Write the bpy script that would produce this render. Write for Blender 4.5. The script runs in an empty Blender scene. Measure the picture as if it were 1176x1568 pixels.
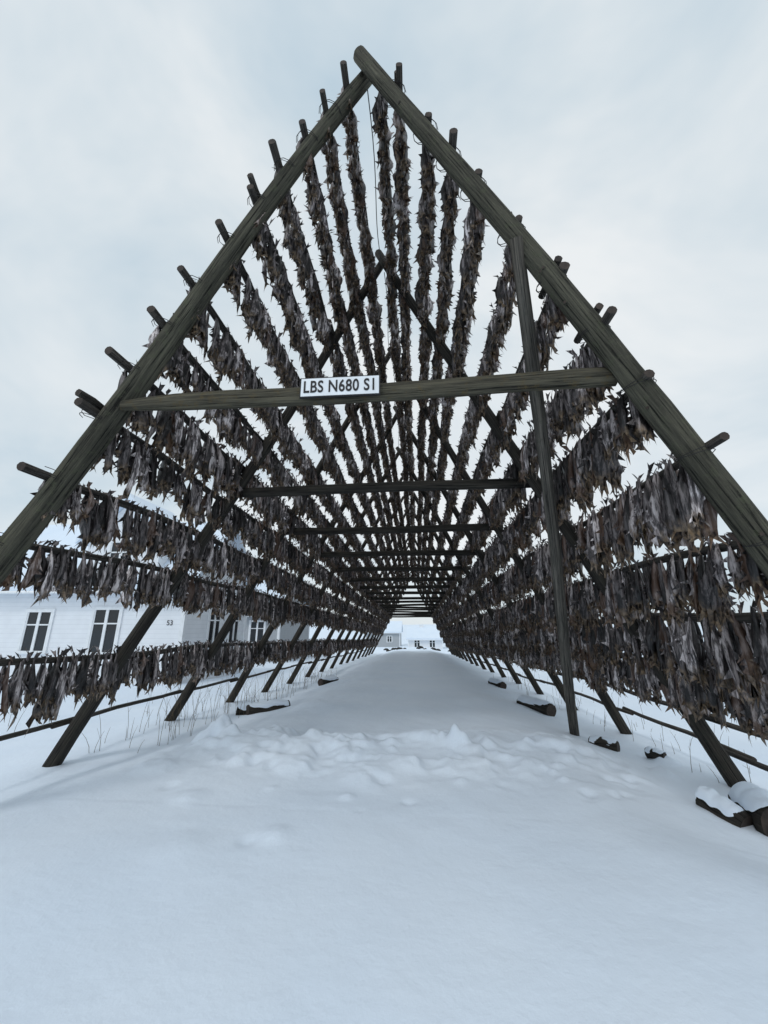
import bpy, math, random
from mathutils import Vector, Matrix, noise, Euler
random.seed(7)
U=2.6; EYE=1.6
XC=-0.158; HA=2.118; SL=0.536; SR=0.508
NF=17; SP=0.857
scene=bpy.context.scene
def rz(H): return EYE+H*U
def drop(y):      # metres
    return 0.035*max(0.0,min(y,75)-6.5)
def sstep(a,b,x):
    t=max(0,min(1,(x-a)/(b-a))); return t*t*(3-2*t)
# ---------------- ground height
rb=random.Random(3)
bumps=[(-2.36,5.1,.12,.20),(-2.2,5.0,.08,.09),(-2.5,5.0,.10,.06),(-1.75,5.25,.25,.07),(-1.2,5.0,.13,.08),(-1.05,5.0,.05,.04),(-.75,4.9,.3,.06),(-.3,5.0,.11,.06),(.42,4.95,.075,.12),(.50,4.88,.05,.06),(.1,5.2,.3,.05),
 (.8,5.15,.15,.05),(1.15,5.0,.11,.05),(1.5,4.7,.1,.04),(1.3,4.2,.05,.03),(-1.9,3.6,.12,.03),(-2.6,4.2,.16,.04),(-1.0,3.1,.10,.03),(-1.15,3.02,.07,-.03),(1.8,4.4,.07,-.05),(2.6,5.0,.12,.06),(2.9,5.5,.12,.07),
 (-1.8,4.35,.11,.06),(-1.65,4.3,.06,-.03),(-.5,4.2,.25,.05),(-.35,4.1,.09,-.04),(-.1,4.45,.16,.04),(-1.2,4.3,.18,.04),(.7,4.5,.08,.03),(-1.55,2.9,.16,.02),(2.0,4.5,.06,-.04),(1.75,4.05,.05,-.03)]
for i in range(54):
    bumps.append((rb.uniform(-2.5,2.0),rb.gauss(4.7,.5),rb.uniform(.03,.08),rb.choice((-.035,-.025,.03,.045))*rb.uniform(.3,1)))
def gz(x,y):
    xc=XC*U+0.1
    z=-drop(y)
    d=abs(x-xc)
    near=(1-sstep(3.0,6.0,y)) if x<xc else (1-sstep(1.8,3.6,y))
    w=2.0+1.2*near
    path=1-sstep(w-.5,w+1.2,d)
    z+=-0.01+0.24*path
    z+=0.08*(1-sstep(1.8,3.2,d))*math.exp(-((y-5.1-.15*math.sin(x*1.7))/.7)**2)
    z+=-0.05*sstep(3.0,0.5,y)
    n=noise.noise(Vector((x*.35,y*.35,1.3)))
    z+=n*.07
    if y<60 and abs(x)<25:
        z+=noise.noise(Vector((x*1.3,y*1.0,4.3)))*.036*(1 if y>3.5 else .7)
        z+=noise.noise(Vector((x*4.3,y*4.0,9.3)))*(.009 if y>3.6 else .004)
        if 3.7<y<6.4:
            m=math.exp(-((y-4.9)/.6)**2)*(1-sstep(2.0,3.0,d))
            v=noise.noise(Vector((x*1.5,y*2.2,2.0)))+.5*noise.noise(Vector((x*4.5,y*5.0,7.0)))+.25*noise.noise(Vector((x*10,y*10,7.0)))
            z+=m*.07*sstep(-.2,.35,v)
            v2=noise.noise(Vector((x*12,y*12,3.0)))
            z+=m*.012*v2
        for bx,by,br,bh in bumps:
            q=((x-bx)**2+(y-by)**2)/(br*br)
            if q<5: z+=bh*math.exp(-q**1.35)*(1+.35*noise.noise(Vector((x*14,y*14,1))))
    r=math.hypot(x,y)
    if r>60: z+=noise.noise(Vector((x*.01,y*.01,.3)))*min(3,(r-60)*.02)
    return z
# ---------------- helpers
def new_mat(name):
    m=bpy.data.materials.new(name); m.use_nodes=True
    nt=m.node_tree; b=nt.nodes['Principled BSDF']; return m,nt,b
def L(nt,a,b): nt.links.new(a,b)
def ramp(nt,fac,stops):
    r=nt.nodes.new('ShaderNodeValToRGB'); e=r.color_ramp.elements
    while len(e)<len(stops): e.new(.5)
    for i,(p,c) in enumerate(stops):
        e[i].position=p; e[i].color=(c[0],c[1],c[2],1)
    L(nt,fac,r.inputs[0]); return r
def noise_tex(nt,scale,detail=5,rough=.55,vec_scale=None,coord='Object'):
    n=nt.nodes.new('ShaderNodeTexNoise')
    n.inputs['Scale'].default_value=scale; n.inputs['Detail'].default_value=detail; n.inputs['Roughness'].default_value=rough
    if coord=='grain':
        va=nt.nodes.new('ShaderNodeVertexColor'); va.layer_name='tint'; src=va.outputs[0]
    else:
        tc=nt.nodes.new('ShaderNodeTexCoord'); src=tc.outputs[coord]
    if vec_scale:
        mp=nt.nodes.new('ShaderNodeMapping'); mp.inputs['Scale'].default_value=vec_scale
        L(nt,src,mp.inputs[0]); L(nt,mp.outputs[0],n.inputs['Vector'])
    else: L(nt,src,n.inputs['Vector'])
    return n
def bump(nt,h,b,strength,dist):
    bp=nt.nodes.new('ShaderNodeBump'); bp.inputs['Strength'].default_value=strength; bp.inputs['Distance'].default_value=dist
    L(nt,h,bp.inputs['Height']); L(nt,bp.outputs[0],b.inputs['Normal']); return bp
def mixc(nt,fac,a,b,mode='MIX'):
    m=nt.nodes.new('ShaderNodeMix'); m.data_type='RGBA'; m.blend_type=mode
    for sock,v in ((m.inputs[0],fac),(m.inputs[6],a),(m.inputs[7],b)):
        if hasattr(v,'links'): L(nt,v,sock)
        elif isinstance(v,(int,float)): sock.default_value=v
        else: sock.default_value=(v[0],v[1],v[2],1)
    return m.outputs[2]
# wood: grain runs along the pole (attribute stores cos, sin, length)
def wood(name,c1,c2,c3,lich=.6):
    m,nt,b=new_mat(name)
    n1=noise_tex(nt,1,5,.6,(2.2,2.2,14),'grain'); n2=noise_tex(nt,1,6,.7,(10,10,20),'grain'); n3=noise_tex(nt,13,5,.75)
    r1=ramp(nt,n1.outputs[0],[(.35,c1),(.65,c2)])
    r2=ramp(nt,n2.outputs[0],[(.38,(.18,.18,.18)),(.46,(.85,.85,.85)),(.66,(1.6,1.56,1.5))])
    c=mixc(nt,1.0,r1.outputs[0],r2.outputs[0],'MULTIPLY')
    r3=ramp(nt,n3.outputs[0],[(.54,(0,0,0)),(.68,(lich,lich,lich))])
    c=mixc(nt,r3.outputs[0],c,c3)
    L(nt,c,b.inputs['Base Color']); b.inputs['Roughness'].default_value=.85; b.inputs['Specular IOR Level'].default_value=.2
    bump(nt,n2.outputs[0],b,.8,.025)
    return m
M_leg=wood('weathered_wood',(.048,.046,.036),(.094,.090,.068),(.088,.096,.058))
M_pole=wood('grey_pole_wood',(.036,.032,.029),(.090,.082,.073),(.062,.062,.050))
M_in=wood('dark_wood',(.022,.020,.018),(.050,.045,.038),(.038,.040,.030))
M_beam=wood('beam_wood',(.056,.052,.040),(.104,.096,.070),(.12,.085,.035))
M_brace=wood('pale_brace_wood',(.060,.055,.048),(.15,.138,.12),(.08,.08,.062))
m,nt,b=new_mat('log_end_wood'); n=noise_tex(nt,18,4); r=ramp(nt,n.outputs[0],[(.3,(.015,.011,.009)),(.7,(.06,.042,.032))]); L(nt,r.outputs[0],b.inputs['Base Color']); b.inputs['Roughness'].default_value=.8; M_end=m
# snow
m,nt,b=new_mat('snow')
n1=noise_tex(nt,.6,4); r=ramp(nt,n1.outputs[0],[(.3,(.715,.81,.925)),(.7,(.77,.85,.945))]); L(nt,r.outputs[0],b.inputs['Base Color'])
b.inputs['Roughness'].default_value=.7; b.inputs['Specular IOR Level'].default_value=.2
n2=noise_tex(nt,5,8,.6)
bump(nt,n2.outputs[0],b,.28,.05); M_snow=m
# fish
m,nt,b=new_mat('dried_fish_skin')
va=nt.nodes.new('ShaderNodeVertexColor'); va.layer_name='tint'
sep=nt.nodes.new('ShaderNodeSeparateColor'); L(nt,va.outputs[0],sep.inputs[0])
n1=noise_tex(nt,1,4,.7,(32,32,5)); n2=noise_tex(nt,30,4)
r1=ramp(nt,n1.outputs[0],[(.38,(.009,.0075,.008)),(.48,(.062,.053,.053)),(.59,(.32,.295,.292))])
rt=ramp(nt,sep.outputs[0],[(0,(.10,.09,.09)),(.45,(.58,.54,.54)),(.82,(1.35,1.28,1.27)),(1,(2.9,2.85,2.85))])
c=mixc(nt,1.0,r1.outputs[0],rt.outputs[0],'MULTIPLY')
rg=ramp(nt,sep.outputs[1],[(.80,(0,0,0)),(.97,(.8,.8,.8))])
och=ramp(nt,n2.outputs[0],[(.38,(.022,.014,.010)),(.64,(.27,.18,.10))])
c=mixc(nt,rg.outputs[0],c,och.outputs[0])
rb2=ramp(nt,sep.outputs[2],[(.88,(0,0,0)),(.92,(.5,.5,.5))])
c=mixc(nt,rb2.outputs[0],c,(.13,.065,.035))
L(nt,c,b.inputs['Base Color']); b.inputs['Roughness'].default_value=.42; b.inputs['Specular IOR Level'].default_value=.5
bump(nt,n1.outputs[0],b,.9,.015); M_fish=m
def simple(name,col,rough=.6,spec=.3):
    m,nt,b=new_mat(name); n=noise_tex(nt,6,5)
    r=ramp(nt,n.outputs[0],[(.3,[x*.9 for x in col]),(.7,[min(1,x*1.05) for x in col])]); L(nt,r.outputs[0],b.inputs['Base Color'])
    b.inputs['Roughness'].default_value=rough; b.inputs['Specular IOR Level'].default_value=spec; return m
def siding(name,col):
    m,nt,b=new_mat(name); n=noise_tex(nt,3,5)
    r=ramp(nt,n.outputs[0],[(.3,[x*.93 for x in col]),(.7,col)])
    tc=nt.nodes.new('ShaderNodeTexCoord'); w=nt.nodes.new('ShaderNodeTexWave'); w.wave_profile='SAW'; w.bands_direction='Z'; w.inputs['Scale'].default_value=2.2
    L(nt,tc.outputs['Object'],w.inputs['Vector'])
    r2=ramp(nt,w.outputs['Fac'],[(0,(.80,.80,.82)),(.10,(1,1,1))])
    c=mixc(nt,1.0,r.outputs[0],r2.outputs[0],'MULTIPLY')
    L(nt,c,b.inputs['Base Color']); b.inputs['Roughness'].default_value=.6
    bump(nt,w.outputs['Fac'],b,.3,.02); return m
M_white=siding('white_clapboard',(.86,.88,.91)); M_red=siding('red_clapboard',(.22,.025,.018)); M_grey=siding('grey_clapboard',(.42,.44,.46))
M_trim=simple('white_trim',(.85,.87,.89)); M_glass=simple('window_glass',(.02,.024,.028),.1,.5)
M_sign=simple('sign_white',(.82,.85,.88),.4); M_black=simple('sign_black',(.01,.01,.012),.5)
M_rope=simple('rope_grey',(.10,.10,.10),.8); M_grass=simple('dry_grass_stem',(.10,.075,.045),.8); M_stone=simple('dark_stone',(.03,.028,.027),.8)

class MB:
    def __init__(s): s.v=[];s.f=[];s.mi=[];s.col=[]
    def add(s,vs,fs,mi=0,cols=None):
        o=len(s.v); s.v+= [tuple(p) for p in vs]; s.f+=[tuple(i+o for i in f) for f in fs]; s.mi+=[mi]*len(fs)
        if cols: s.col+=cols
    def box(s,x0,x1,y0,y1,z0,z1,mi=0):
        vs=[(x,y,z) for z in (z0,z1) for y in (y0,y1) for x in (x0,x1)]
        s.add(vs,[(0,2,3,1),(4,5,7,6),(0,1,5,4),(2,6,7,3),(0,4,6,2),(1,3,7,5)],mi)
    def tube(s,pts,rad,sides=9,mi=0,capmi=None,wob=.06,rnd=random,flat=1.0):
        pts=[Vector(p) for p in pts]; n=len(pts)
        vs=[];fs=[];cols=[]
        t0=(pts[1]-pts[0]).normalized(); up=Vector((0,0,1)) if abs(t0.z)<.9 else Vector((1,0,0))
        a=t0.cross(up).normalized()
        off=[1+rnd.uniform(-wob,wob) for _ in range(sides)]
        ln=rnd.uniform(0,20)
        for i,p in enumerate(pts):
            if i: ln+=(pts[i]-pts[i-1]).length*.1
            t=(pts[min(i+1,n-1)]-pts[max(i-1,0)]).normalized()
            a=(a-t*a.dot(t)).normalized(); bb=t.cross(a)
            r=rad[i] if isinstance(rad,(list,tuple)) else rad
            for k in range(sides):
                an=2*math.pi*k/sides; rr=r*off[k]*(1+rnd.uniform(-wob,wob)*.5)
                vs.append(p+a*math.cos(an)*rr*flat+bb*math.sin(an)*rr); cols.append((math.cos(an)*.5,math.sin(an)*.5,ln))
        for i in range(n-1):
            for k in range(sides):
                k2=(k+1)%sides; fs.append((i*sides+k,i*sides+k2,(i+1)*sides+k2,(i+1)*sides+k))
        s.add(vs,fs,mi,cols)
        cm=mi if capmi is None else capmi
        o=len(s.v)-len(vs)
        s.f.append(tuple(o+k for k in range(sides))[::-1]); s.mi.append(cm)
        s.f.append(tuple(o+(n-1)*sides+k for k in range(sides))); s.mi.append(cm)
    def mesh(s,name,mats,smooth=True):
        me=bpy.data.meshes.new(name); me.from_pydata(s.v,[],s.f)
        for m in mats: me.materials.append(m)
        me.polygons.foreach_set('material_index',s.mi)
        if smooth: me.polygons.foreach_set('use_smooth',[len(f)<6 for f in s.f])
        if s.col and len(s.col)==len(s.v):
            ca=me.color_attributes.new('tint','FLOAT_COLOR','POINT')
            flat=[]
            for c in s.col: flat+= [c[0],c[1],c[2],1]
            ca.data.foreach_set('color',flat)
        me.update(); return me
    def obj(s,name,mats,parent=None,smooth=True):
        o=bpy.data.objects.new(name,s.mesh(name,mats,smooth)); scene.collection.objects.link(o)
        if parent: o.parent=parent
        return o
def empty(name):
    e=bpy.data.objects.new(name,None); scene.collection.objects.link(e); return e
def bent(p0,p1,n,amp,rnd=random):
    p0=Vector(p0);p1=Vector(p1); d=(p1-p0).normalized()
    a=d.cross(Vector((0.3,.5,.8))).normalized(); b=d.cross(a)
    pa,pb=rnd.uniform(0,6.28),rnd.uniform(0,6.28); out=[]
    for i in range(n):
        t=i/(n-1); e=math.sin(math.pi*t)
        out.append(p0.lerp(p1,t)+a*amp*e*math.sin(pa+t*4)+b*amp*e*math.sin(pb+t*5))
    return out
# ---------------- ground
def axis(lo,hi,c0,c1,fine,grow):
    xs=[c0]
    while xs[-1]<c1: xs.append(xs[-1]+fine)
    st=fine
    while xs[-1]<hi: st*=grow; xs.append(xs[-1]+st)
    st=fine; pre=[]; x=c0
    while x>lo: st*=grow; x-=st; pre.append(x)
    return pre[::-1]+xs
xs=axis(-900,900,-3.4,3.4,.026,1.07); ys=axis(-60,1500,3.4,6.2,.026,1.05)
nx=len(xs)
gv=[(x,y,gz(x,y)) for y in ys for x in xs]
gf=[(j*nx+i,j*nx+i+1,(j+1)*nx+i+1,(j+1)*nx+i) for j in range(len(ys)-1) for i in range(nx-1)]
g=MB(); g.v=gv; g.f=gf; g.mi=[0]*len(gf); g.obj('snow_ground',[M_snow])
# ---------------- rack
rack=empty('fish_drying_rack')
Ys=[(1+SP*i)*U for i in range(NF)]
rf=random.Random(11)
def legpt(side,H,y,dr):
    s=SL if side<0 else SR
    return Vector((U*(XC+side*s*(HA-H)),y,rz(H)-dr))
for i,Y in enumerate(Ys):
    dr=drop(Y); mb=MB()
    j=0 if i==0 else 1
    for side in (-1,1):
        ext=.03 if side<0 else .09
        yo=.09 if side<0 else -.05
        top=legpt(side,HA+ext/U,Y+yo,dr)
        foot=legpt(side,-.62-.10,Y+yo*0+rf.uniform(-.06,.06)*j,dr)
        foot.z=min(foot.z,gz(foot.x,foot.y)-.12)
        top+=Vector((rf.uniform(-.05,.05)*j,0,rf.uniform(-.03,.1)*j))
        pts=bent(foot,top,26,.05,rf)
        rad=[(.099-.028*(k/25))*rf.uniform(.965,1.035) for k in range(26)]
        if i>0: rad=[r*.82 for r in rad]
        mb.tube(pts,rad,16,0,1,.06,rf)
        if i==0:
            for q in range(9):
                k=rf.randrange(3,23); a=rf.uniform(3.4,6.0); dd=Vector((math.cos(a),math.sin(a)*.9,rf.uniform(-.2,.3)))
                mb.tube([pts[k]+dd*rad[k]*.7,pts[k]+dd*(rad[k]*1.0+rf.uniform(.004,.02))],[rf.uniform(.018,.03),.012],7,0,1,.15,rf)
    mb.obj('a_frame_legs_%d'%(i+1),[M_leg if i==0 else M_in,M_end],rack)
    bb=MB(); Hb=.672
    a=legpt(-1,Hb,Y,dr); c=legpt(1,Hb,Y,dr)
    if i==0:
        pts=bent(a+Vector((.10,.02,-.06)),c+Vector((-.01,.02,.0)),18,.014,rf)
        bb.tube(pts,[.045,.062,.076]+[.080*rf.uniform(.94,1.06) for _ in range(13)]+[.085,.08],10,0,1,.05,rf,flat=.55)
    else:
        pts=bent(a+Vector((-.12,.12,rf.uniform(-.03,.03))),c+Vector((.12,.12,rf.uniform(-.03,.03))),10,.015,rf)
        bb.tube(pts,.068,9,0,1,.05,rf)
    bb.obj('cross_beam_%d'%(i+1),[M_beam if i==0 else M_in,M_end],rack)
HL=[2.03,1.90,1.75,1.61,1.45,1.28,1.10,.94,.78,.61,.42,.22,-.153]
HR=[2.05,1.92,1.70,1.55,1.40,1.19,.99,.80,.62,.414,.184,0.0,-.17]
bareL=[-.45]; bareR=[-.38,-.52]
def polepos(side,H):
    s=SL if side<0 else SR
    if H==2.05: return Vector((U*XC+.15,0,rz(2.045)))
    p=Vector((U*(XC+side*s*(HA-H)),0,rz(H)))
    n=Vector((side*1.0,0,s)).normalized()
    return p+n*.095
# ---------------- fish segments
SEG=SP*U
def add_fish(mb,x,y,z,ln,w,th,rot,lx,ly,rnd):
    R=10;K=8
    tint=rnd.random()**1.05; hue=rnd.random()
    if rnd.random()<.09: tint=1
    ca,sa=math.cos(rot),math.sin(rot); ph=rnd.uniform(0,6.28); ph2=rnd.uniform(0,6.28)
    vs=[];cols=[];fs=[]
    tw=rnd.uniform(-1.4,1.4); cv=rnd.uniform(-.035,.035)
    wp=rnd.uniform(.45,.8)
    for i in range(R):
        t=i/(R-1)
        pw=.24+.76*math.sin(min(1,t/wp)*math.pi/2)**1.2
        if t>wp: pw*=1-.25*((t-wp)/(1-wp))
        pw*=1+.14*math.sin(9*t+ph)
        zz=-t*ln; cx=lx*t+cv*math.sin(3.1*t); cy=ly*t+cv*math.sin(2.4*t+1)
        r2=rot+tw*t; c2,s2=math.cos(r2),math.sin(r2)
        for k in range(K):
            an=2*math.pi*k/K
            rr=1+.32*math.sin(3*an+ph+2*t)+rnd.uniform(-.14,.14)
            px=w*.5*pw*math.cos(an)*rr; py=th*.5*pw*math.sin(an)*(1+.4*math.sin(2*an+ph2))
            dz=rnd.uniform(-.008,.008)
            if i==R-1: dz=rnd.choice((-1,1,.3))*rnd.uniform(.0,.06)
            if i==R-2: dz=rnd.uniform(-.012,.012)
            vs.append((x+cx+px*c2-py*s2,y+cy+px*s2+py*c2,z+zz+dz)); cols.append((tint,t,hue))
    for i in range(R-1):
        for k in range(K):
            k2=(k+1)%K; fs.append((i*K+k,i*K+k2,(i+1)*K+k2,(i+1)*K+k))
    vs.append((x+lx*.85,y+ly*.85,z-ln*.78)); cols.append((0,1,hue))
    ci=len(vs)-1
    for k in range(K): fs.append(((R-1)*K+k,(R-1)*K+(k+1)%K,ci))
    o=len(vs); a=rnd.uniform(0,6.28); tl=rnd.uniform(.03,.085)
    dx,dy=math.cos(a)*tl*.7,math.sin(a)*tl*.7
    vs+=[(x,y,z+.005),(x+dx-.02*ca,y+dy-.02*sa,z+tl),(x+dx*.6,y+dy*.6,z+tl*.75),(x+dx+.03*ca,y+dy+.03*sa,z+tl*.9),(x+.01,y+.015,z-.02)]
    cols+=[(tint*.8,0,hue)]*5; fs+=[(o,o+1,o+2),(o,o+2,o+3),(o,o+3,o+4)]
    for q in range(7):
        i=rnd.randint(2,R-2); k=rnd.randrange(K); base=vs[i*K+k]; b2=vs[(i+1)*K+k]
        a=2*math.pi*k/K+rot+tw*i/(R-1); l=rnd.uniform(.02,.06)
        tip=(base[0]+math.cos(a)*l,base[1]+math.sin(a)*l,(base[2]+b2[2])/2-rnd.uniform(-.02,.06))
        o=len(vs); vs+=[base,b2,tip]; cols+=[(tint,.5,hue),(tint,.6,hue),(tint,.7+.3*rnd.random(),hue)]; fs.append((o,o+1,o+2))
    for q in range(4):
        k=rnd.randrange(K); base=vs[(R-1)*K+k]; b2=vs[(R-1)*K+(k+1)%K]; l=rnd.uniform(.03,.08)
        o=len(vs); vs+=[base,b2,(base[0]+rnd.uniform(-.045,.045),base[1]+rnd.uniform(-.045,.045),base[2]-l)]
        cols+=[(tint,1,hue)]*3; fs.append((o,o+1,o+2))
    mb.add(vs,fs,0,cols)
def make_seg(seed,l0,l1,st0,st1,w0,w1,off):
    rnd=random.Random(seed); mb=MB(); y=.04; ph=rnd.uniform(0,6)
    while y<SEG-.02:
        # fish hang in clumps of a few pairs of similar size
        cl=rnd.uniform(.80,1.16); n=rnd.randint(1,5); cly=rnd.uniform(-.03,.03)
        for q in range(n):
            if y>SEG-.02: break
            big=cl*rnd.uniform(.86,1.10)
            for sd in (-1,1):
                if rnd.random()<.04: continue
                ln=rnd.uniform(l0,l1)*big; w=rnd.uniform(w0,w1)*big; th=rnd.uniform(.034,.060)
                k=2.0 if rnd.random()<.12 else 1.0
                add_fish(mb,sd*rnd.uniform(.020,off),y+rnd.uniform(-.02,.02),rnd.uniform(-.01,.05),ln,w,th,rnd.uniform(0,3.14),sd*rnd.uniform(-.015,.024)*k,cly+rnd.uniform(-.04,.04)*k,rnd)
            y+=rnd.uniform(st0,st1)
        y+=rnd.uniform(0,.045)
    return mb.mesh('stockfish_string_mesh_%d'%seed,[M_fish])
segs_s=[make_seg(100+i,.30,.43,.052,.088,.058,.096,.038) for i in range(10)]
segs_l=[make_seg(200+i,.35,.49,.048,.078,.062,.10,.046) for i in range(10)]
fish=empty('hanging_stockfish')
rr=random.Random(5)
for side,Hs,bare in ((-1,HL,bareL),(1,HR,bareR)):
    for ri,H in enumerate(Hs+bare):
        p=polepos(side,H); isb=ri>=len(Hs)
        if isb: p=p+Vector((side*.1,0,0))
        mb=MB()
        for i in range(NF-1):
            y0,y1=Ys[i],Ys[i+1]
            pr=(rr.uniform(.07,.17) if side<0 else rr.uniform(.12,.24))
            a=Vector((p.x+rr.uniform(-.03,.03),y0-(pr if i==0 else .18),p.z-drop(y0)+rr.uniform(-.03,.03)))
            c=Vector((p.x+rr.uniform(-.03,.03),y1+.15,p.z-drop(y1)+rr.uniform(-.03,.03)))
            if H==2.05 and i==0: a.y=y0+.12
            mb.tube(bent(a,c,6,.018,rr),[.032*rr.uniform(.9,1.2)]*6 if not isb else .026,9,0,1,.06,rr)
            if not isb:
                pool=segs_l if H<.86 else segs_s
                o=bpy.data.objects.new('fish_string_%s_%02d_%02d'%('a' if side<0 else 'b',ri,i),rr.choice(pool)); scene.collection.objects.link(o); o.parent=fish
                flip=rr.random()<.5
                slope=math.atan2(drop(y1)-drop(y0)-(c.z-a.z+drop(y1)-drop(y0))*.8,y1-y0)
                yaw=-math.atan2(c.x-a.x,y1-y0)
                sz_=rr.uniform(.92,1.08)
                o.scale=(1,1,sz_)
                if side>0 and H in (.62,.414,.184,0.0): o.scale=(1.1,1,1.14*sz_)
                if flip:
                    o.location=(c.x,y1+.03,c.z); o.rotation_euler=(slope,0,yaw+math.pi)
                else:
                    o.location=(a.x,y0+.05,a.z); o.rotation_euler=(-slope,0,yaw)
        mb.obj('%s_%s_%02d'%('lower_rail' if isb else 'hanging_pole','a' if side<0 else 'b',ri),[M_pole,M_end],rack)
mb=MB()
for side,H in ((-1,1.47),(-1,.63),(1,1.94),(1,.83),(1,1.01)):
    p=polepos(side,H)
    mb.tube(bent((p.x+side*.02,Ys[0]-.12,p.z+.05),(p.x,Ys[0]+.25,p.z+.05),4,.01,rr),.03,8,0,1,.06,rr)
mb.obj('spare_pole_ends',[M_pole,M_end],rack)
mb=MB()
top=Vector((.325*U,1.0*U-.16,rz(1.12))); bot=Vector((.86*U,2.5*U,gz(.86*U,2.5*U)-.1))
pts=bent(top,bot,14,.03,rf)
mb.tube(pts,[.050,.056]+[.060]*6+[.064]*6,11,0,1,.07,rf)
mb.obj('diagonal_brace',[M_brace,M_end],rack)
mb=MB()
for i in range(4):
    a=Vector((XC*U+.02,Ys[i]+.10,rz(HA)-drop(Ys[i])-.14)); c=Vector((XC*U-.01,Ys[i+1]-.10,rz(HA)-drop(Ys[i+1])-.10))
    pts=[a.lerp(c,t/10)+Vector((.02*math.sin(t*.6),0,-.08*math.sin(math.pi*t/10))) for t in range(11)]
    mb.tube(pts,.006,5,0,None,0)
mb.obj('apex_rope',[M_rope],rack)
mb=MB()
for side,Hs in ((-1,HL[1:12]),(1,HR[1:11])):
    for H in Hs:
        c=legpt(side,H-.01,Ys[0]+(.05 if side<0 else -.02),0); s=SL if side<0 else SR
        d=Vector((-side*s,0,1)).normalized(); n=Vector((side,0,s)).normalized()
        for q in range(2):
            pts=[]
            for k in range(13):
                an=2*math.pi*k/12
                pts.append(c+n*(.040+.112*math.cos(an))+Vector((0,1,0))*.104*math.sin(an)+d*(.05*math.sin(an*.5+q)+q*.02))
            mb.tube(pts,.003,4,0,None,0)
mb.obj('wire_ties',[M_stone],rack)
# ---------------- sign
sign=empty('rack_sign')
sx=-.145*U-.160; sz=rz(.660)
mb=MB(); mb.box(sx-.305,sx+.305,Ys[0]-.062,Ys[0]-.046,sz-.084,sz+.084,0)
mb.box(sx-.296,sx+.296,Ys[0]-.065,Ys[0]-.0621,sz-.075,sz+.075,1)
o=mb.obj('sign_board',[M_black,M_sign],sign,False)
cu=bpy.data.curves.new('t','FONT'); cu.body='LBS N680 S1'; cu.size=.128; cu.align_x='CENTER'; cu.align_y='CENTER'; cu.offset=.0020; cu.extrude=.0015; cu.space_character=1.06
to=bpy.data.objects.new('t',cu); scene.collection.objects.link(to)
bpy.context.view_layer.update()
me=bpy.data.meshes.new_from_object(to.evaluated_get(bpy.context.evaluated_depsgraph_get()))
bpy.data.objects.remove(to)
me.materials.clear(); me.materials.append(M_black)
o=bpy.data.objects.new('sign_lettering',me); scene.collection.objects.link(o); o.parent=sign
o.location=(sx,Ys[0]-.0675,sz-.003); o.rotation_euler=(math.radians(90),0,0)
wmax=max(v.co.x for v in me.vertices)-min(v.co.x for v in me.vertices); o.scale=(.535/wmax,1.1,1)
# ---------------- houses
def window(mb,xc,zc,w,h,y,cols=2,rows=2):
    mb.box(xc-w/2-.09,xc+w/2+.09,y-.05,y+.02,zc+h/2,zc+h/2+.11,0)
    mb.box(xc-w/2-.11,xc+w/2+.11,y-.07,y+.02,zc-h/2-.09,zc-h/2,0)
    for s in (-1,1): mb.box(xc+s*(w/2+.045)-.045,xc+s*(w/2+.045)+.045,y-.045,y+.02,zc-h/2,zc+h/2,0)
    mb.box(xc-w/2,xc+w/2,y-.008,y+.01,zc-h/2,zc+h/2,1)
    mb.box(xc-.05,xc+.05,y-.035,y-.008,zc-h/2,zc+h/2,0)
    z=zc+h*.17; mb.box(xc-w/2+.05,xc+w/2-.05,y-.026,y-.007,z-.022,z+.022,0)
    for s in (-1,1): mb.box(xc+s*(w/2-.02)-.02,xc+s*(w/2-.02)+.02,y-.03,y-.009,zc-h/2,zc+h/2,0)
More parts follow.
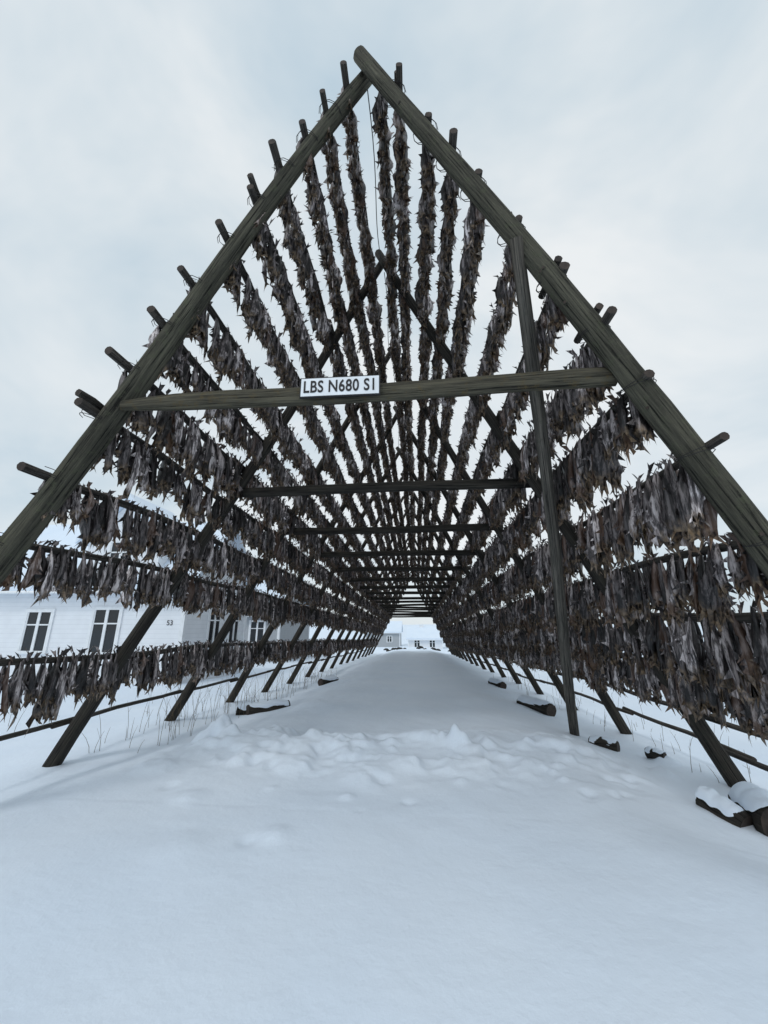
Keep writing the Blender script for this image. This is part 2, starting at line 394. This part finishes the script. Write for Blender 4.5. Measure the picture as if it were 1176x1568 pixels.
def gable_house(name,x0,x1,y0,y1,z0,ze,zr,mat,wins,dormer=None,swins=()):
    e=empty(name); mb=MB(); ym=(y0+y1)/2
    vs=[(x0,y0,z0),(x1,y0,z0),(x1,y1,z0),(x0,y1,z0),(x0,y0,ze),(x1,y0,ze),(x1,y1,ze),(x0,y1,ze),(x0,ym,zr),(x1,ym,zr)]
    fs=[(0,1,5,4),(1,2,6,9,5),(2,3,7,6),(3,0,4,8,7)]
    mb.add(vs,fs,0)
    for (cx,cy) in ((x0,y0),(x1,y0),(x1,y1)):
        mb.box(cx-.07,cx+.07,cy-.07,cy+.07,z0,ze-.02,1)
    if dormer:
        dx,dw,dz=dormer
        v2=[(dx-dw/2,y0-.02,ze-.1),(dx+dw/2,y0-.02,ze-.1),(dx+dw/2,y0-.02,ze+1.5),(dx,y0-.02,dz),(dx-dw/2,y0-.02,ze+1.5),
            (dx-dw/2,ym,ze-.1),(dx+dw/2,ym,ze-.1),(dx+dw/2,ym,ze+1.5),(dx,ym,dz),(dx-dw/2,ym,ze+1.5)]
        mb.add(v2,[(0,1,2,3,4),(1,6,7,2),(0,4,9,5)],0)
    mb.obj('walls',[mat,M_trim],e,False)
    rb_=MB()
    def slab(a,b_,c,d,t):
        vs=[Vector(p) for p in (a,b_,c,d)]
        vs2=[p+Vector((0,0,t)) for p in vs]
        rb_.add(vs+vs2,[(3,2,1,0),(4,5,6,7),(0,1,5,4),(1,2,6,5),(2,3,7,6),(3,0,4,7)],0)
    o=.35
    sl=(zr-ze)/(ym-y0)
    slab((x0-o,y0-o,ze-sl*o+.02),(x1+o,y0-o,ze-sl*o+.02),(x1+o,ym,zr+.02),(x0-o,ym,zr+.02),.24)
    slab((x0-o,ym,zr+.021),(x1+o,ym,zr+.021),(x1+o,y1+o,ze-sl*o+.02),(x0-o,y1+o,ze-sl*o+.02),.24)
    if dormer:
        s2=(dz-ze-1.5)/(dw/2); q=.25
        slab((dx-dw/2-q,y0-.3,ze+1.5-s2*q),(dx,y0-.3,dz+.02),(dx,ym,dz+.02),(dx-dw/2-q,ym,ze+1.5-s2*q),.2)
        slab((dx,y0-.3,dz+.02),(dx+dw/2+q,y0-.3,ze+1.5-s2*q),(dx+dw/2+q,ym,ze+1.5-s2*q),(dx,ym,dz+.02),.2)
    rb_.obj('snowy_roof',[M_snow],e,False)
    gb=MB(); gb.tube([(x0-o,y0-o-.05,ze-sl*o-.02),(x1+o,y0-o-.05,ze-sl*o-.02)],.05,8,0,0,0); gb.obj('gutter',[M_trim],e)
    wb=MB()
    for (x,z,w,h) in wins: window(wb,x,z,w,h,y0,2,3)
    wb.obj('windows',[M_trim,M_glass],e,False)
    if swins:
        sb=MB()
        for (yc,z,w,h) in swins: window(sb,yc,z,w,h,0,2,3)
        o2=sb.obj('side_windows',[M_trim,M_glass],e,False)
        o2.rotation_euler=(0,0,math.radians(90)); o2.location=(x1,0,0)
    cb=MB(); cx=x0*.6+x1*.4
    cb.box(cx-.3,cx+.3,ym-.3,ym+.3,zr-.3,zr+.5,0); cb.box(cx-.36,cx+.36,ym-.36,ym+.36,zr+.5,zr+.6,0)
    cb.obj('chimney',[M_trim],e,False)
    return e
h=gable_house('white_house',-16.5,-7.4,12.4,17.0,-.6,2.95,5.3,M_white,[(-10.0,1.38,.88,1.3),(-12.35,1.36,.85,1.2),(-14.6,1.36,.85,1.2)] ,(-9.85,2.6,5.75),[(14.4,1.5,.8,1.25),(16.0,1.5,.8,1.25)])
wb=MB(); window(wb,-9.9,3.75,.8,1.0,12.38,2,2); wb.obj('dormer_window',[M_trim,M_glass],h,False)
cu=bpy.data.curves.new('t2','FONT'); cu.body='53'; cu.size=.22; cu.extrude=.004
to=bpy.data.objects.new('t2',cu); scene.collection.objects.link(to); bpy.context.view_layer.update()
me=bpy.data.meshes.new_from_object(to.evaluated_get(bpy.context.evaluated_depsgraph_get())); bpy.data.objects.remove(to)
me.materials.clear(); me.materials.append(M_black); o=bpy.data.objects.new('house_number',me); scene.collection.objects.link(o); o.parent=h; o.location=(-7.95,12.39,1.55); o.rotation_euler=(math.radians(90),0,0)
gable_house('red_house',-24.5,-19.0,15.0,21.0,-.6,2.7,5.0,M_red,[(-21,1.5,.9,1.2)])
gable_house('grey_house',-13.5,-8.6,25.0,32.0,-1.2,2.3,4.6,M_grey,[(-12,1.1,.9,1.2),(-10,1.1,.9,1.2)])
gable_house('red_house',17.6,24.0,16.0,22.0,-.9,1.4,2.4,M_red,[(19.5,.8,.9,.9),(22,.8,.9,.9)])
gable_house('white_cottage',-1.2,3.6,60.0,66.0,-2.6,-.5,.9,M_white,[(0,-1.2,.8,.9),(2.2,-1.2,.8,.9)])
gable_house('white_cottage',5.0,10.5,66.0,72.0,-2.6,-.4,1.2,M_grey,[(6.4,-1.2,.8,.9),(8.8,-1.2,.8,.9)])
gable_house('white_cottage',-9.0,-3.0,72.0,78.0,-2.6,.2,1.8,M_grey,[(-7.5,-1.0,.8,.9),(-4.8,-1.0,.8,.9)])
mb=MB(); rs=random.Random(4)
for _ in range(40):
    x=rs.uniform(-4,7); y=rs.uniform(47,52); r_=rs.uniform(.1,.32); z=gz(x,y)
    mb.tube([(x-r_,y,z),(x-r_*.4,y,z+r_*.2),(x+r_*.4,y,z+r_*.15),(x+r_,y,z)],[r_*.3,r_*.6,r_*.5,r_*.2],6,0,None,.3,rs)
mb.obj('stone_row',[M_stone])
# ---------------- logs
def log(name,c,ang,length,r,tilt=0,snow=True,bark=M_in):
    e=empty(name); c=Vector(c); d=Vector((math.cos(ang),math.sin(ang),tilt)).normalized()
    mb=MB(); rl=random.Random(int(c.x*100)+9)
    mb.tube(bent(c-d*length/2,c+d*length/2,8,.015,rl),[r*.93,r*1.02]+[r*.97]*6,16,0,1,.07,rl)
    mb.obj('log_trunk',[bark,M_end],e)
    if snow:
        sb=MB(); vs=[];fs=[]; A=30;B=18
        side=Vector((-d.y,d.x,0)).normalized(); R=r*1.03
        for i in range(A+1):
            u=i/A*2-1
            lim=1.25*(1-.55*max(0,-u)**4)+.25*noise.noise(Vector((u*2.5,c.x*5,1)))
            lim2=1.25*(1-.55*max(0,-u)**4)+.25*noise.noise(Vector((u*2.5,c.x*5,9)))
            for k in range(B+1):
                v=k/B*2-1
                an=v*(lim if v<0 else lim2)
                nn=noise.noise(Vector((u*2.5,v*1.5,c.x*3)))
                hgt=r*(.30+.3*nn)*max(0,1-abs(u)**4)**.5*max(0,1-abs(v)**2)
                vs.append(c+d*(u*length*.47)+side*(math.sin(an)*(R+hgt*.2))+Vector((0,0,math.cos(an)*R+hgt)))
        for i in range(A):
            for k in range(B): fs.append((i*(B+1)+k,i*(B+1)+k+1,(i+1)*(B+1)+k+1,(i+1)*(B+1)+k))
        sb.add(vs,fs); sb.obj('snow_cap',[M_snow],e)
log('snowy_log',(2.80,4.02,gz(2.80,3.90)+.07),math.radians(80),.44,.135)
log('snowy_log',(2.55,4.10,gz(2.55,4.10)+.03),math.radians(112),.34,.09,.25,True)
log('snowy_log',(2.42,6.0,gz(2.42,6.0)+.02),math.radians(140),.34,.075)
log('snowy_log',(2.85,5.6,gz(2.85,5.6)+.02),math.radians(120),.22,.06)
log('snowy_log',(2.28,8.6,gz(2.28,8.6)+.06),math.radians(112),.9,.12)
log('snowy_log',(-2.85,8.0,gz(-2.85,8.0)+.05),math.radians(40),.8,.095)
log('snowy_log',(-3.2,7.9,gz(-3.2,7.9)+.05),math.radians(10),.4,.12)
log('snowy_log',(2.3,12.6,gz(2.3,12.6)+.05),math.radians(105),.8,.11)
log('snowy_log',(-2.7,12.6,gz(-2.7,12.6)+.05),math.radians(60),.7,.11)
# ---------------- dry grass
def grass(name,areas,seed):
    rg_=random.Random(seed); mb=MB()
    for (x0,x1,y0,y1,n,hh) in areas:
        for _ in range(n):
            x=rg_.uniform(x0,x1); y=rg_.uniform(y0,y1); z=gz(x,y)-.03; h_=hh*rg_.uniform(.3,1.1)
            dx,dy=rg_.gauss(0,.22)*h_,rg_.gauss(0,.22)*h_
            pts=[(x+dx*(t*t),y+dy*(t*t),z+h_*t) for t in (0,.35,.7,1)]
            mb.tube(pts,[.0035,.003,.0025,.001],3,0,None,0,rg_)
            if rg_.random()<.4:
                q=pts[2]; mb.tube([q,(q[0]+rg_.uniform(-.08,.08),q[1]+rg_.uniform(-.08,.08),q[2]+rg_.uniform(.03,.12))],[.002,.001],3,0,None,0,rg_)
    mb.obj(name,[M_grass])
grass('dry_grass',[(-4.3,-3.3,5.2,6.4,22,.55),(-4.2,-3.0,6.4,9.5,75,.65),(-4.2,-3.0,9.5,16,80,.7),(-6.5,-4.2,6,12,25,.4)],1)
grass('dry_grass',[(2.9,4.2,4.8,8,30,.3),(2.7,4.0,8,16,50,.45),(4.2,6.5,5,12,14,.3)],2)
# ---------------- light
el,az=math.radians(50),math.radians(200)
w=bpy.data.worlds.new('World'); scene.world=w; w.use_nodes=True; nt=w.node_tree
for n in list(nt.nodes): nt.nodes.remove(n)
out=nt.nodes.new('ShaderNodeOutputWorld'); sky=nt.nodes.new('ShaderNodeTexSky'); sky.sky_type='NISHITA'; sky.sun_disc=False; sky.sun_elevation=el; sky.sun_rotation=az
b1=nt.nodes.new('ShaderNodeBackground'); b1.inputs[1].default_value=.1; L(nt,sky.outputs[0],b1.inputs[0])
n=noise_tex(nt,1.5,5,.55,(1,1,1.6),'Generated'); n.inputs['Distortion'].default_value=.5
r=ramp(nt,n.outputs[0],[(.32,(.53,.655,.745)),(.5,(.70,.78,.828)),(.66,(.88,.91,.92))])
b2=nt.nodes.new('ShaderNodeBackground'); L(nt,r.outputs[0],b2.inputs[0]); b2.inputs[1].default_value=1.04
ms=nt.nodes.new('ShaderNodeMixShader'); ms.inputs[0].default_value=.9; L(nt,b1.outputs[0],ms.inputs[1]); L(nt,b2.outputs[0],ms.inputs[2]); L(nt,ms.outputs[0],out.inputs[0])
sd=bpy.data.lights.new('sun','SUN'); sd.energy=.7; sd.angle=math.radians(12); sd.color=(1,.98,.95)
so=bpy.data.objects.new('sun',sd); scene.collection.objects.link(so); so.rotation_euler=(math.radians(40),0,math.radians(-20)); so.location=(0,0,30)
scene.view_settings.view_transform='Standard'; scene.view_settings.look='None'; scene.view_settings.exposure=0
# ---------------- camera
cd=bpy.data.cameras.new('camera'); cam=bpy.data.objects.new('camera',cd); scene.collection.objects.link(cam); scene.camera=cam
cd.sensor_fit='HORIZONTAL'; cd.sensor_width=36; cd.lens=36*600/1176; cd.clip_end=4000; cd.clip_start=.05
cam.location=(0,0,EYE); cam.rotation_euler=(math.radians(90+15.9),0,math.radians(4.58))
